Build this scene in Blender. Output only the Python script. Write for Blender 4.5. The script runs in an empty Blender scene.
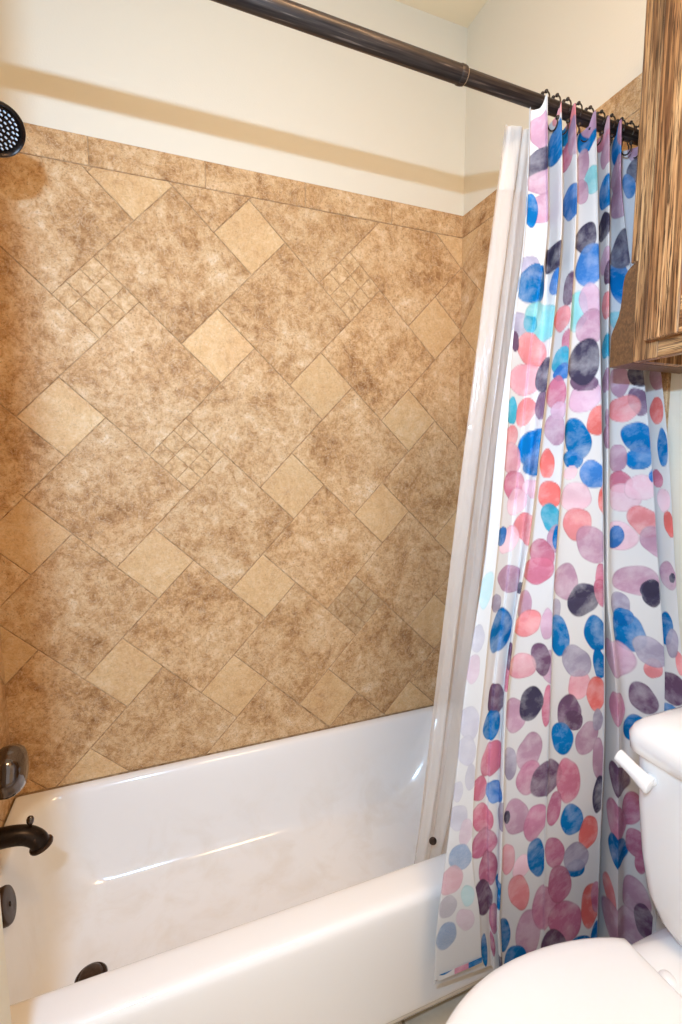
import bpy, bmesh, math, random
import numpy as np
from mathutils import Vector, Matrix
random.seed(7)
PI = math.pi
SC = bpy.context.scene
COL = SC.collection
RIM = 0.40                # tub rim height
WX = 1.512                # alcove length (left wall x=0, right wall x=WX), back wall y=0
CEIL = 2.865
CAM = (0.435, -1.546, 1.367)

# ------------------------------------------------------------------ helpers
def link(name, me, mat=None, parent=None, smooth=True):
    o = bpy.data.objects.new(name, me); COL.objects.link(o)
    if mat: me.materials.append(mat)
    if smooth:
        me.polygons.foreach_set('use_smooth', [True]*len(me.polygons))
    if parent: o.parent = parent
    return o
def obj(name, bm, mat=None, parent=None, smooth=True, sharp=None):
    me = bpy.data.meshes.new(name)
    bmesh.ops.recalc_face_normals(bm, faces=bm.faces[:])
    if sharp is not None:
        for e in bm.edges:
            if len(e.link_faces) == 2 and e.calc_face_angle(0) > math.radians(sharp): e.smooth = False
    bm.to_mesh(me); bm.free()
    return link(name, me, mat, parent, smooth)
def thing(name, label, cat, loc=(0,0,0), group=None):
    o = bpy.data.objects.new(name, None); COL.objects.link(o); o.location = loc
    o.empty_display_size = .02
    return tag(o, label, cat, group)
def tag(o, label, cat, group=None):
    o['label'] = label; o['category'] = cat
    if group: o['group'] = group
    return o
def struct(o):
    o['kind'] = 'structure'; return o
def add_box(bm, x0, x1, y0, y1, z0, z1, bev=0.0, seg=2):
    v = [bm.verts.new((x, y, z)) for x in (x0, x1) for y in (y0, y1) for z in (z0, z1)]
    F = [(0,1,3,2),(4,6,7,5),(0,4,5,1),(2,3,7,6),(0,2,6,4),(1,5,7,3)]
    fs = [bm.faces.new([v[i] for i in f]) for f in F]
    if bev:
        es = list({e for f in fs for e in f.edges})
        bmesh.ops.bevel(bm, geom=es, offset=bev, segments=seg, profile=.5, affect='EDGES')
def frame_axes(d):
    d = Vector(d).normalized()
    a = Vector((0,0,1)) if abs(d.z) < .9 else Vector((1,0,0))
    u = d.cross(a).normalized(); w = d.cross(u).normalized()
    return d, u, w
def add_lathe(bm, o, axis, prof, n=40, cap0=True, cap1=True, su=1.0, sw=1.0):
    """prof: list of (distance along axis, radius)"""
    d, u, w = frame_axes(axis); o = Vector(o); rings = []
    for t, r in prof:
        c = o + d*t
        rings.append([bm.verts.new(c + u*(r*su*math.cos(2*PI*k/n)) + w*(r*sw*math.sin(2*PI*k/n))) for k in range(n)])
    for A, B in zip(rings, rings[1:]):
        for k in range(n): bm.faces.new((A[k], A[(k+1)%n], B[(k+1)%n], B[k]))
    if cap0: bm.faces.new(list(reversed(rings[0])))
    if cap1: bm.faces.new(rings[-1])
def add_tube(bm, pts, rad, n=16, cap=True):
    pts = [Vector(p) for p in pts]; m = len(pts)
    rad = rad if isinstance(rad, (list, tuple)) else [rad]*m
    prev = None; rings = []
    for i, p in enumerate(pts):
        t = (pts[min(i+1, m-1)] - pts[max(i-1, 0)]).normalized()
        if prev is None: _, u, w = frame_axes(t)
        else:
            u = (prev - t*prev.dot(t)).normalized(); w = t.cross(u)
        prev = u
        rings.append([bm.verts.new(p + u*(rad[i]*math.cos(2*PI*k/n)) + w*(rad[i]*math.sin(2*PI*k/n))) for k in range(n)])
    for A, B in zip(rings, rings[1:]):
        for k in range(n): bm.faces.new((A[k], A[(k+1)%n], B[(k+1)%n], B[k]))
    if cap: bm.faces.new(list(reversed(rings[0]))); bm.faces.new(rings[-1])
def smooth_path(pts, n=8):
    P = [Vector(p) for p in pts]; out = []
    for i in range(len(P)-1):
        p0, p1, p2, p3 = P[max(i-1,0)], P[i], P[i+1], P[min(i+2,len(P)-1)]
        for k in range(n):
            f = k/n
            out.append(.5*(2*p1+(p2-p0)*f+(2*p0-5*p1+4*p2-p3)*f*f+(3*p1-p0-3*p2+p3)*f**3))
    out.append(P[-1]); return out
def add_loft(bm, loops, cap0=False, cap1=False):
    R = [[bm.verts.new(p) for p in L] for L in loops]; n = len(R[0])
    for A, B in zip(R, R[1:]):
        for k in range(n): bm.faces.new((A[k], A[(k+1)%n], B[(k+1)%n], B[k]))
    if cap0: bm.faces.new(list(reversed(R[0])))
    if cap1: bm.faces.new(R[-1])
def rrect(x0, x1, y0, y1, r, z, n=10):
    """rounded rectangle loop, same point count whatever the radius"""
    out = []
    for cx, cy, a0 in ((x1-r, y1-r, 0), (x0+r, y1-r, 90), (x0+r, y0+r, 180), (x1-r, y0+r, 270)):
        for k in range(n+1):
            a = math.radians(a0 + 90*k/n); out.append((cx + r*math.cos(a), cy + r*math.sin(a), z))
    return out
def subsurf(o, lv=1):
    m = o.modifiers.new('s', 'SUBSURF'); m.levels = lv; m.render_levels = lv; return o

# ------------------------------------------------------------------ materials
def mat(name, color=(.8,.8,.8), rough=.5, metal=0, spec=.5, coat=0):
    m = bpy.data.materials.new(name); m.use_nodes = True
    b = m.node_tree.nodes['Principled BSDF']
    b.inputs['Base Color'].default_value = (*color, 1); b.inputs['Roughness'].default_value = rough
    b.inputs['Metallic'].default_value = metal; b.inputs['Specular IOR Level'].default_value = spec
    b.inputs['Coat Weight'].default_value = coat
    return m
class NT:
    def __init__(s, m): s.t = m.node_tree; s.b = s.t.nodes['Principled BSDF']
    def n(s, typ, **kw):
        nd = s.t.nodes.new(typ)
        for k, v in kw.items():
            if k.startswith('_'): setattr(nd, k[1:], v)
            else: nd.inputs[k.replace('__', ' ')].default_value = v
        return nd
    def l(s, a, b): s.t.links.new(a, b)
    def coord(s, kind='Object'): return s.n('ShaderNodeTexCoord').outputs[kind]
    def noise(s, vec, scale, detail=4, rough=.55, dist=0):
        nd = s.n('ShaderNodeTexNoise', Scale=scale, Detail=detail, Roughness=rough, Distortion=dist)
        s.l(vec, nd.inputs['Vector']); return nd.outputs['Fac']
    def ramp(s, fac, stops, interp='LINEAR'):
        r = s.n('ShaderNodeValToRGB'); r.color_ramp.interpolation = interp
        e = r.color_ramp.elements
        while len(e) < len(stops): e.new(.5)
        for q, (p, c) in zip(e, stops):
            q.position = p; q.color = (*c, 1) if len(c) == 3 else c
        s.l(fac, r.inputs['Fac']); return r.outputs['Color']
    def mix(s, fac, a, b, mode='MIX'):
        nd = s.n('ShaderNodeMix', _data_type='RGBA', _blend_type=mode)
        for sock, v in ((nd.inputs['Factor'], fac), (nd.inputs['A'], a), (nd.inputs['B'], b)):
            pass
        ins = {i.identifier: i for i in nd.inputs}
        def put(i, v):
            if isinstance(v, (int, float)): i.default_value = v
            elif isinstance(v, tuple): i.default_value = (*v, 1)
            else: s.l(v, i)
        put(ins['Factor_Float'], fac); put(ins['A_Color'], a); put(ins['B_Color'], b)
        return [o for o in nd.outputs if o.identifier == 'Result_Color'][0]
    def math(s, op, a, b=0.0, clamp=False):
        nd = s.n('ShaderNodeMath', _operation=op, _use_clamp=clamp)
        for i, v in ((0, a), (1, b)):
            if isinstance(v, (int, float)): nd.inputs[i].default_value = v
            else: s.l(v, nd.inputs[i])
        return nd.outputs[0]
    def mapping(s, vec, scale=(1,1,1), loc=(0,0,0), rot=(0,0,0)):
        nd = s.n('ShaderNodeMapping', Scale=scale, Location=loc, Rotation=rot); s.l(vec, nd.inputs['Vector']); return nd.outputs[0]
    def bump(s, h, strength=.2, dist=.01):
        nd = s.n('ShaderNodeBump', Strength=strength, Distance=dist); s.l(h, nd.inputs['Height']); s.l(nd.outputs[0], s.b.inputs['Normal'])
def lin(*c):
    return tuple((v/255/12.92) if v/255 <= .04045 else ((v/255+.055)/1.055)**2.4 for v in c)

def paint_mat(name, col):
    m = mat(name, col, .75, spec=.25); t = NT(m)
    co = t.coord()
    t.bump(t.noise(co, 220, 3), .25, .0015)
    return m
M_WALL = paint_mat('cream_paint', lin(230,219,198))
M_CEIL = paint_mat('ceiling_paint', lin(246,226,190))
M_WHITEPAINT = paint_mat('white_paint', lin(232,228,215))

def stone_mat():
    m = mat('travertine_tile', rough=.6, spec=.2); t = NT(m)
    at = t.n('ShaderNodeAttribute', _attribute_name='tile')       # r,g random per tile, b kind (0 large, .5 light, 1 mosaic)
    sep = t.n('ShaderNodeSeparateColor'); t.l(at.outputs['Color'], sep.inputs[0])
    rnd, rnd2, kind = sep.outputs
    off = t.n('ShaderNodeCombineXYZ'); t.l(t.math('MULTIPLY', rnd, 40), off.inputs[0]); t.l(t.math('MULTIPLY', rnd2, 30), off.inputs[2])
    add = t.n('ShaderNodeVectorMath', _operation='ADD'); t.l(t.coord(), add.inputs[0]); t.l(off.outputs[0], add.inputs[1])
    v = add.outputs[0]
    cloud = t.noise(v, 6.5, 8, .66, .5)
    mid = t.noise(v, 38, 8, .74, .6)
    fine = t.noise(v, 170, 5, .8)
    c1 = t.ramp(t.math('ADD', t.math('MULTIPLY', cloud, .5), t.math('MULTIPLY', mid, .5)),
                [(.36, lin(144,98,56)), (.44, lin(186,141,93)), (.50, lin(210,166,116)), (.57, lin(226,189,143)), (.66, lin(242,219,184))])
    c2 = t.ramp(t.math('ADD', t.math('MULTIPLY', cloud, .5), t.math('MULTIPLY', mid, .5)),
                [(.36, lin(198,153,104)), (.44, lin(219,175,123)), (.54, lin(227,187,135)), (.66, lin(238,208,164))])
    c3 = t.ramp(mid, [(.36, lin(172,128,82)), (.5, lin(212,170,120)), (.64, lin(232,200,156))])
    k2 = t.math('GREATER_THAN', kind, .25); k3 = t.math('GREATER_THAN', kind, .75)
    dm = t.math('ADD', t.math('MULTIPLY', t.math('GREATER_THAN', rnd2, .4), .14), .86)
    sm = t.n('ShaderNodeVectorMath', _operation='SCALE'); t.l(c3, sm.inputs[0]); t.l(dm, sm.inputs['Scale']); c3 = sm.outputs[0]
    calm = t.math('SUBTRACT', 1.0, t.math('MULTIPLY', k2, .55))
    c = t.mix(k2, c1, c2); c = t.mix(k3, c, c3)
    # fine speckle, pits and pale veins
    c = t.mix(t.mix(calm, (0,0,0), t.ramp(fine, [(.34, (.8,.8,.8)), (.45, (0,0,0))])), c, lin(132,90,50))
    c = t.mix(t.ramp(fine, [(.56, (0,0,0)), (.70, (.65,.65,.65))]), c, lin(240,218,184))
    crack = t.noise(v, 9, 8, .78, 2.2)
    c = t.mix(t.ramp(crack, [(.49, (0,0,0)), (.5, (.5,.5,.5)), (.51, (0,0,0))]), c, lin(150,106,62))
    vein = t.noise(v, 14, 8, .72, 1.6)
    c = t.mix(t.ramp(vein, [(.485, (0,0,0)), (.5, (.45,.45,.45)), (.515, (0,0,0))]), c, lin(240,218,184))
    tone = t.math('ADD', t.math('MULTIPLY', rnd2, .09), .88)
    mul = t.n('ShaderNodeVectorMath', _operation='SCALE'); t.l(c, mul.inputs[0]); t.l(tone, mul.inputs['Scale'])
    t.l(mul.outputs[0], t.b.inputs['Base Color'])
    t.bump(t.math('ADD', mid, t.math('MULTIPLY', fine, .5)), .25, .004)
    return m
M_STONE = stone_mat()
def grout_mat():
    m = mat('grout', lin(178,142,102), .9, spec=.1); t = NT(m)
    t.l(t.ramp(t.noise(t.coord(), 60, 4), [(.3, lin(140,104,68)), (.7, lin(205,172,132))]), t.b.inputs['Base Color']); return m
M_GROUT = grout_mat()

def oak_mat(name, axis, seed=0, dark=1.0):
    """stained oak, grain along the given object axis"""
    m = mat(name, rough=.38, spec=.45); t = NT(m)
    s = [44, 44, 44]; s[axis] = 1.5
    v = t.mapping(t.coord(), tuple(s), (seed*3.1, seed*1.7, seed*.9))
    ring = t.noise(v, 1.3, 3, .5, 1.2)
    s2 = [420, 420, 420]; s2[axis] = 14
    g = t.noise(t.mapping(t.coord(), tuple(s2), (seed, seed, seed)), 1.0, 4, .6)
    s3 = [150, 150, 150]; s3[axis] = 4.0
    g2 = t.noise(t.mapping(t.coord(), tuple(s3), (seed, seed, 0)), 1.0, 3, .6)
    d = dark
    k = lambda *c: tuple(x*d for x in lin(*c))
    c = t.ramp(ring, [(.32, k(112,72,42)), (.44, k(162,114,70)), (.55, k(196,146,96)), (.66, k(216,172,120))])
    c = t.mix(t.ramp(g2, [(.38, (.75,.75,.75)), (.52, (0,0,0))]), c, k(84,52,28))
    c = t.mix(t.ramp(g, [(.40, (.95,.95,.95)), (.49, (0,0,0))]), c, k(70,42,22))
    t.l(c, t.b.inputs['Base Color']); t.bump(g, .3, .002)
    return m
M_OAKZ = oak_mat('oak_vertical', 2, 1); M_OAKZ2 = oak_mat('oak_vertical_door', 2, 4); M_OAKY = oak_mat('oak_crosswise', 1, 2); M_OAKX = oak_mat('oak_depthwise', 0, 3, .8)
def endgrain_mat():
    m = mat('oak_end_grain', rough=.45); t = NT(m)
    n = t.noise(t.mapping(t.coord(), (1,1,.7)), 240, 4, .6)
    t.l(t.ramp(n, [(.32, lin(86,58,34)), (.55, lin(108,74,44)), (.75, lin(132,94,58))]), t.b.inputs['Base Color']); t.bump(n, .3, .002); return m
M_OAKEND = endgrain_mat()

M_PORC = mat('porcelain', lin(243,243,242), .08, spec=.5, coat=.3)
M_SEAT = mat('seat_plastic', lin(246,246,246), .22, spec=.5)
M_LEVER = mat('lever_white', lin(240,240,240), .2)
M_CAP = mat('yellowed_bolt', lin(235,228,190), .4)
def enamel_mat():
    m = mat('tub_enamel', lin(243,240,236), .13, spec=.5, coat=.2); t = NT(m)
    co = t.coord()
    n = t.noise(co, 9, 5, .6, .5); n2 = t.noise(t.mapping(co, (1,1,3)), 3.0, 3, .5)
    sep = t.n('ShaderNodeSeparateXYZ'); t.l(co, sep.inputs[0])
    low = t.ramp(sep.outputs['Z'], [(.10, (1,1,1)), (.17, (.8,.8,.8)), (.34, (0,0,0))])     # soap staining on the basin floor and lower sides
    yin = t.ramp(t.math('ADD', sep.outputs['Y'], 1.0), [(.335, (0,0,0)), (.36, (1,1,1))])    # inside the basin only
    st = t.mix(1.0, low, yin, 'MULTIPLY')
    st = t.mix(1.0, st, t.ramp(n, [(.46, (.0,.0,.0)), (.70, (.30,.30,.30))]), 'MULTIPLY')
    t.l(t.mix(st, lin(243,240,236), lin(214,196,170)), t.b.inputs['Base Color'])
    return m
M_TUB = enamel_mat()
def bronze_mat(name, col=(38,30,26), rough=.32):
    m = mat(name, lin(*col), rough, metal=.75, spec=.5); t = NT(m)
    n = t.noise(t.coord(), 90, 5, .65)
    t.l(t.ramp(n, [(.35, lin(*col)), (.62, tuple(x*1.6 for x in lin(*col))), (.8, lin(110,84,64))]), t.b.inputs['Base Color'])
    t.l(t.ramp(n, [(.3, (rough*.8,)*3), (.7, (rough*1.3,)*3)]), t.b.inputs['Roughness'])
    return m
M_BRONZE = bronze_mat('oil_rubbed_bronze'); M_BRONZE2 = bronze_mat('worn_bronze', (66,52,42), .38)
M_GLOSS = mat('glossy_black_bronze', lin(112,104,102), .1, metal=1)
M_NOZZLE = mat('nozzle_grey', lin(200,205,210), .3)
M_RODM = None
def rod_mat():
    m = mat('brushed_rod', lin(52,44,40), .4, metal=.6); t = NT(m)
    n = t.noise(t.mapping(t.coord(), (3, 160, 160)), 1.5, 4, .6)
    t.l(t.ramp(n, [(.35, lin(38,32,30)), (.6, lin(70,60,54)), (.75, lin(150,130,114))]), t.b.inputs['Base Color']); return m
M_ROD = rod_mat()
M_HOOK = mat('hook_metal', lin(70,62,56), .28, metal=.9)
M_BRASS = mat('worn_edge', lin(190,170,140), .35, metal=.7)
M_DARK = mat('shadow_gap', lin(60,44,30), .8)
def floor_mat():
    m = mat('floor_tile', rough=.35); t = NT(m)
    br = t.n('ShaderNodeTexBrick', Scale=3.2, _offset=0.0); br.inputs['Mortar Size'].default_value = .012
    br.inputs['Brick Width'].default_value = 1.0; br.inputs['Row Height'].default_value = 1.0
    n = t.noise(t.coord(), 8, 5)
    t.l(t.ramp(n, [(.35, lin(196,178,150)), (.65, lin(222,208,184))]), br.inputs['Color1']); t.l(t.ramp(n, [(.35, lin(200,182,156)), (.65, lin(226,212,190))]), br.inputs['Color2'])
    br.inputs['Mortar'].default_value = (*lin(150,132,108), 1)
    t.l(t.coord(), br.inputs['Vector']); t.l(br.outputs['Color'], t.b.inputs['Base Color']); return m
M_FLOOR = floor_mat()
def fabric_mat():
    m = mat('curtain_fabric', rough=.85, spec=.15); t = NT(m)
    at = t.n('ShaderNodeAttribute', _attribute_name='print')
    uv = t.n('ShaderNodeUVMap', _uv_map='UVMap').outputs[0]
    n = t.noise(uv, 20, 4, .6, .2)
    n2 = t.noise(uv, 260, 2, .5)
    # watercolour: the pigment is uneven inside the blot; alpha of the print attribute = pigment
    wet = t.math('MULTIPLY', at.outputs['Alpha'], t.math('MULTIPLY', t.math('SUBTRACT', n, .45), 1.0, True))
    c = t.mix(t.math('MULTIPLY', wet, 1.0, True), at.outputs['Color'], (1,1,1))
    dk = t.math('MULTIPLY', at.outputs['Alpha'], t.math('MULTIPLY', t.math('SUBTRACT', .5, n), 1.0, True))
    c = t.mix(dk, c, t.mix(1.0, at.outputs['Color'], at.outputs['Color'], 'MULTIPLY'))
    weave = t.n('ShaderNodeTexWave', Scale=260.0, Distortion=1.5); t.l(t.mapping(uv, (.08,1,1)), weave.inputs['Vector'])
    geo = t.n('ShaderNodeNewGeometry')
    back = t.mix(t.math('ADD', .36, t.math('MULTIPLY', n2, .25)), c, lin(212,211,209))       # reverse of the cloth: print shows through faded
    c = t.mix(geo.outputs['Backfacing'], c, back)
    t.l(c, t.b.inputs['Base Color'])
    t.bump(n2, .08, .0006)
    tr = t.n('ShaderNodeBsdfTranslucent'); t.l(c, tr.inputs['Color'])
    mx = t.n('ShaderNodeMixShader'); mx.inputs[0].default_value = .22
    out = t.t.nodes['Material Output']
    t.l(t.b.outputs[0], mx.inputs[1]); t.l(tr.outputs[0], mx.inputs[2]); t.l(mx.outputs[0], out.inputs[0])
    return m
M_FABRIC = fabric_mat()
def liner_mat():
    m = mat('vinyl_liner', lin(246,238,228), .12, spec=.6); t = NT(m)
    n = t.noise(t.mapping(t.coord(), (14, 14, 2.2)), 2.0, 5, .6, .8)
    t.bump(n, .6, .015)
    tr = t.n('ShaderNodeBsdfTransparent'); tr.inputs[0].default_value = (.96,.94,.91,1)
    tl = t.n('ShaderNodeBsdfTranslucent'); tl.inputs[0].default_value = (*lin(246,238,228), 1)
    m1 = t.n('ShaderNodeMixShader'); m1.inputs[0].default_value = .35; t.l(t.b.outputs[0], m1.inputs[1]); t.l(tl.outputs[0], m1.inputs[2])
    m2 = t.n('ShaderNodeMixShader'); m2.inputs[0].default_value = .69; t.l(tr.outputs[0], m2.inputs[1]); t.l(m1.outputs[0], m2.inputs[2])
    t.l(m2.outputs[0], t.t.nodes['Material Output'].inputs[0])
    return m
M_LINER = liner_mat()

# ------------------------------------------------------------------ room shell
def boxobj(name, x0, x1, y0, y1, z0, z1, m):
    bm = bmesh.new(); add_box(bm, x0, x1, y0, y1, z0, z1); return struct(obj(name, bm, m, smooth=False))
YF = -2.5
floor = boxobj('floor', -.1, WX+.1, YF, .1, -.06, 0, M_FLOOR)
ceiling = boxobj('ceiling', -.1, WX+.1, YF, .1, CEIL, CEIL+.06, M_CEIL)
wall_back = boxobj('wall_back', -.1, WX+.1, 0, .1, 0, CEIL, M_WALL)
wall_right = boxobj('wall_right', WX, WX+.1, YF, 0, 0, CEIL, M_WALL)
wall_left = boxobj('wall_left', -.1, 0, -.8, 0, 0, CEIL, M_WALL)
# the room's left wall stands 20 cm further in than the tub alcove's
wall_left_front = boxobj('wall_left_front', -.1, .2, YF, -.8, 0, CEIL, M_WHITEPAINT)

# ---- tile field: large and small squares on a 45 degree hopscotch grid, clipped to each wall
TS, TH, TA = .155525, .7690, 2.0
TOX, TOZ = .62865, 1.71731
TRIM0, TRIM1 = 2.1669, 2.2438
def clip(poly, axis, val, keep_less):
    out = []
    for i, p in enumerate(poly):
        q = poly[(i+1) % len(poly)]
        ip = (p[axis] <= val) == keep_less or p[axis] == val; iq = (q[axis] <= val) == keep_less or q[axis] == val
        if ip: out.append(p)
        if ip != iq:
            f = (val - p[axis])/(q[axis]-p[axis]); out.append((p[0]+(q[0]-p[0])*f, p[1]+(q[1]-p[1])*f))
    return out
def inset(poly, d):
    """offset a convex polygon inwards"""
    P = [Vector(p) for p in poly]; Q = []
    for p in P:
        if not Q or (p - Q[-1]).length > .006: Q.append(p)
    if len(Q) > 1 and (Q[0]-Q[-1]).length < .006: Q.pop()
    if len(Q) < 3: return None
    A = sum(Q[i].x*Q[(i+1)%len(Q)].y - Q[(i+1)%len(Q)].x*Q[i].y for i in range(len(Q)))/2
    if A < 0: Q.reverse()
    if abs(A) < 2e-5: return None
    n = len(Q); lines = []
    for i in range(n):
        e = (Q[(i+1)%n]-Q[i]).normalized(); nn = Vector((-e.y, e.x)); lines.append((Q[i]+nn*d, e))
    out = []
    for i in range(n):
        p, e = lines[i-1]; q, g = lines[i]; cr = e.x*g.y-e.y*g.x
        if abs(cr) < 1e-4: out.append(q); continue
        t = ((q-p).x*g.y-(q-p).y*g.x)/cr; out.append(p+e*t)
    for i in range(n):
        if (out[(i+1)%n]-out[i]).dot(lines[i][1]) <= 0: return None
    return out
DARKMOS = {(2,-2)}
MOSAIC = {(-1,0), (1,1), (0,-1), (2,-2)}
def tile_polys(width, height0, height1):
    e1 = Vector((math.cos(TH), -math.sin(TH)))*TS; e2 = Vector((math.sin(TH), math.cos(TH)))*TS; o = Vector((TOX, TOZ))
    res = []
    for i in range(-14, 15):
        for j in range(-14, 15):
            cx, cz = i*TA - j, i + j*TA
            W = lambda u, v: tuple(o + e1*(cx+u) + e2*(cz+v))
            big = [W(.5,-1.5), W(2.5,-1.5), W(2.5,.5), W(.5,.5)]
            res.append((big, 0, (i,j)))
            if (i,j) in MOSAIC:
                for a in range(3):
                    for b in range(3):
                        u0, v0 = -.5+a/3, -.5+b/3
                        res.append(([W(u0,v0), W(u0+1/3,v0), W(u0+1/3,v0+1/3), W(u0,v0+1/3)], 2, (i,j)))
            else: res.append(([W(-.5,-.5), W(.5,-.5), W(.5,.5), W(-.5,.5)], 1, (i,j)))
    out = []
    for poly, k, ij in res:
        for ax, val, less in ((0, 0, False), (0, width, True), (1, height0, False), (1, height1, True)):
            poly = clip(poly, ax, val, less)
            if len(poly) < 3: break
        if len(poly) >= 3: out.append((poly, k, ij))
    return out
def tile_panel(name, polys, place, parent):
    """place(d, z, depth) -> world; every tile gets its own bevelled face"""
    bm = bmesh.new(); lay = bm.loops.layers.float_color.new('tile')
    rr = random.Random(11)
    for poly, k, ij in polys:
        g = .0006 if k == 2 else .0013
        a = inset(poly, g)
        if not a: continue
        b = inset([tuple(p) for p in a], .0016) or a
        r1, r2 = rr.random(), rr.random()
        if k == 2: r2 = (.05 if ij in DARKMOS else .75) + .2*r2
        col = (r1, r2, {0:0, 1:.5, 2:1}[k], 1)
        if len(a) != len(b): b = a
        n = len(a)
        v0 = [bm.verts.new(place(p.x, p.y, .0035)) for p in a]
        v1 = [bm.verts.new(place(p.x, p.y, .0066)) for p in a]; v2 = [bm.verts.new(place(p.x, p.y, .0078)) for p in b]
        fs = [bm.faces.new(v2)]
        for A, B in ((v0, v1), (v1, v2)):
            for q in range(n): fs.append(bm.faces.new((A[q], A[(q+1)%n], B[(q+1)%n], B[q])))
        for f in fs:
            for lp in f.loops: lp[lay] = col
    me = bpy.data.meshes.new(name); bmesh.ops.recalc_face_normals(bm, faces=bm.faces[:]); bm.to_mesh(me); bm.free()
    return struct(link(name, me, M_STONE, parent, smooth=False))
def grout_panel(name, w, z0, z1, place, parent):
    bm = bmesh.new()
    c = [place(d, z, t) for t in (0.0, .0052) for d, z in ((0,z0),(w,z0),(w,z1),(0,z1))]
    v = [bm.verts.new(p) for p in c]
    for f in ((0,1,2,3),(4,5,6,7),(0,1,5,4),(1,2,6,5),(2,3,7,6),(3,0,4,7)): bm.faces.new([v[i] for i in f])
    return struct(obj(name, bm, M_GROUT, parent, smooth=False))
def border_polys(w, first, step):
    xs = [0]; x = first
    while x < w - .01: xs.append(x); x += step
    xs.append(w)
    return [([(a,TRIM0),(b,TRIM0),(b,TRIM1),(a,TRIM1)], 0, (0,0)) for a, b in zip(xs, xs[1:])]
pb = lambda d, z, t: (d, -t, z)
pr = lambda d, z, t: (WX - t, -d, z)
pl = lambda d, z, t: (t, -d, z)
grout_panel('grout_bed', WX, RIM-.03, TRIM1, pb, wall_back)
tile_panel('tile_field', tile_polys(WX, RIM, TRIM0), pb, wall_back)
tile_panel('tile_border', border_polys(WX, .297, .307), pb, wall_back)
RT = .80
mirror = [([(WX-p[0], p[1]) for p in poly], k, ij) for poly, k, ij in tile_polys(WX, RIM, TRIM0)]
mir = []
for poly, k, ij in mirror:
    poly = clip(poly, 0, RT, True)
    if len(poly) >= 3: mir.append((poly, 1 if k == 2 else k, ij))
grout_panel('grout_bed', RT, RIM-.03, TRIM1, pr, wall_right)
tile_panel('tile_field', mir, pr, wall_right)
tile_panel('tile_border', border_polys(RT, .25, .307), pr, wall_right)
lf = []
for poly, k, ij in tile_polys(WX, RIM, TRIM0):
    poly = clip(poly, 0, .8, True)
    if len(poly) >= 3: lf.append((poly, k, ij))
grout_panel('grout_bed', .8, RIM-.03, TRIM1, pl, wall_left)
tile_panel('tile_field', lf, pl, wall_left)
tile_panel('tile_border', border_polys(.8, .2, .307), pl, wall_left)

# ------------------------------------------------------------------ bathtub
tub = thing('bathtub', 'white alcove bathtub below the brown tiled wall', 'bathtub', (WX/2, -.357, 0))
def local(o, root):
    o.parent = root; o.matrix_parent_inverse = Matrix.Translation(-root.location); return o
def part(name, bm, m, root, **kw):
    return local(obj(name, bm, m, None, **kw), root)
bm = bmesh.new()
E0 = .0085
def tl(x0, x1, y0, y1, r, z): return rrect(x0, x1, y0, y1, r, z, 8)
XL, XR, YB = E0, WX-E0, -E0
L = [tl(XL, XR, -.688, YB, .004, .002), tl(XL, XR, -.688, YB, .004, .098),
     tl(XL, XR, -.692, YB, .004, .106), tl(XL, XR, -.714, YB, .004, .112), tl(XL, XR, -.716, YB, .004, .120), tl(XL, XR, -.716, YB, .004, .25),
     tl(XL, XR, -.7155, YB, .004, .372), tl(XL, XR, -.713, YB, .005, .388), tl(XL+.001, XR-.001, -.706, YB-.001, .007, .397), tl(XL+.003, XR-.003, -.697, YB-.003, .010, .400),
     tl(XL+.012, XR-.012, -.680, YB-.010, .03, .4005), tl(.034, 1.462, -.640, -.026, .085, .400), tl(.042, 1.455, -.630, -.034, .092, .397), tl(.049, 1.448, -.624, -.041, .098, .389),
     tl(.055, 1.438, -.619, -.048, .10, .372), tl(.066, 1.41, -.611, -.062, .11, .32), tl(.082, 1.37, -.601, -.080, .12, .25), tl(.100, 1.325, -.589, -.098, .13, .19),
     tl(.118, 1.29, -.576, -.114, .14, .157), tl(.142, 1.255, -.562, -.135, .14, .139), tl(.18, 1.21, -.53, -.165, .13, .131), tl(.26, 1.10, -.46, -.24, .09, .127), tl(.40, .90, -.40, -.31, .04, .126)]
add_loft(bm, L, cap0=True, cap1=True)
shell = part('tub_shell', bm, M_TUB, tub, smooth=True)
subsurf(shell, 2)
bm = bmesh.new()      # overflow cover plate, on the sloping end wall
ax = Vector((.97, 0, .22)).normalized(); oc = Vector((.060, -.352, .355))
add_lathe(bm, oc, ax, [(0,.040),(.010,.041),(.015,.039),(.0165,.036),(.0155,.020),(.017,.012)], 40)
plate = part('overflow_plate', bm, M_BRONZE2, tub, sharp=50)
bm = bmesh.new(); add_lathe(bm, oc+ax*.0165, ax, [(0,.006),(.002,.0055),(.003,.004)], 16)
sc_ = obj('screw', bm, M_BRONZE, None); sc_.parent = plate
bm = bmesh.new()
add_lathe(bm, (.233,-.380,.1265), (0,0,1), [(0,.036),(.005,.036),(.008,.033),(.006,.028),(.010,.026),(.017,.024),(.020,.018),(.021,.006)], 40)
part('drain_stopper', bm, M_BRONZE2, tub, sharp=50)

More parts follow.
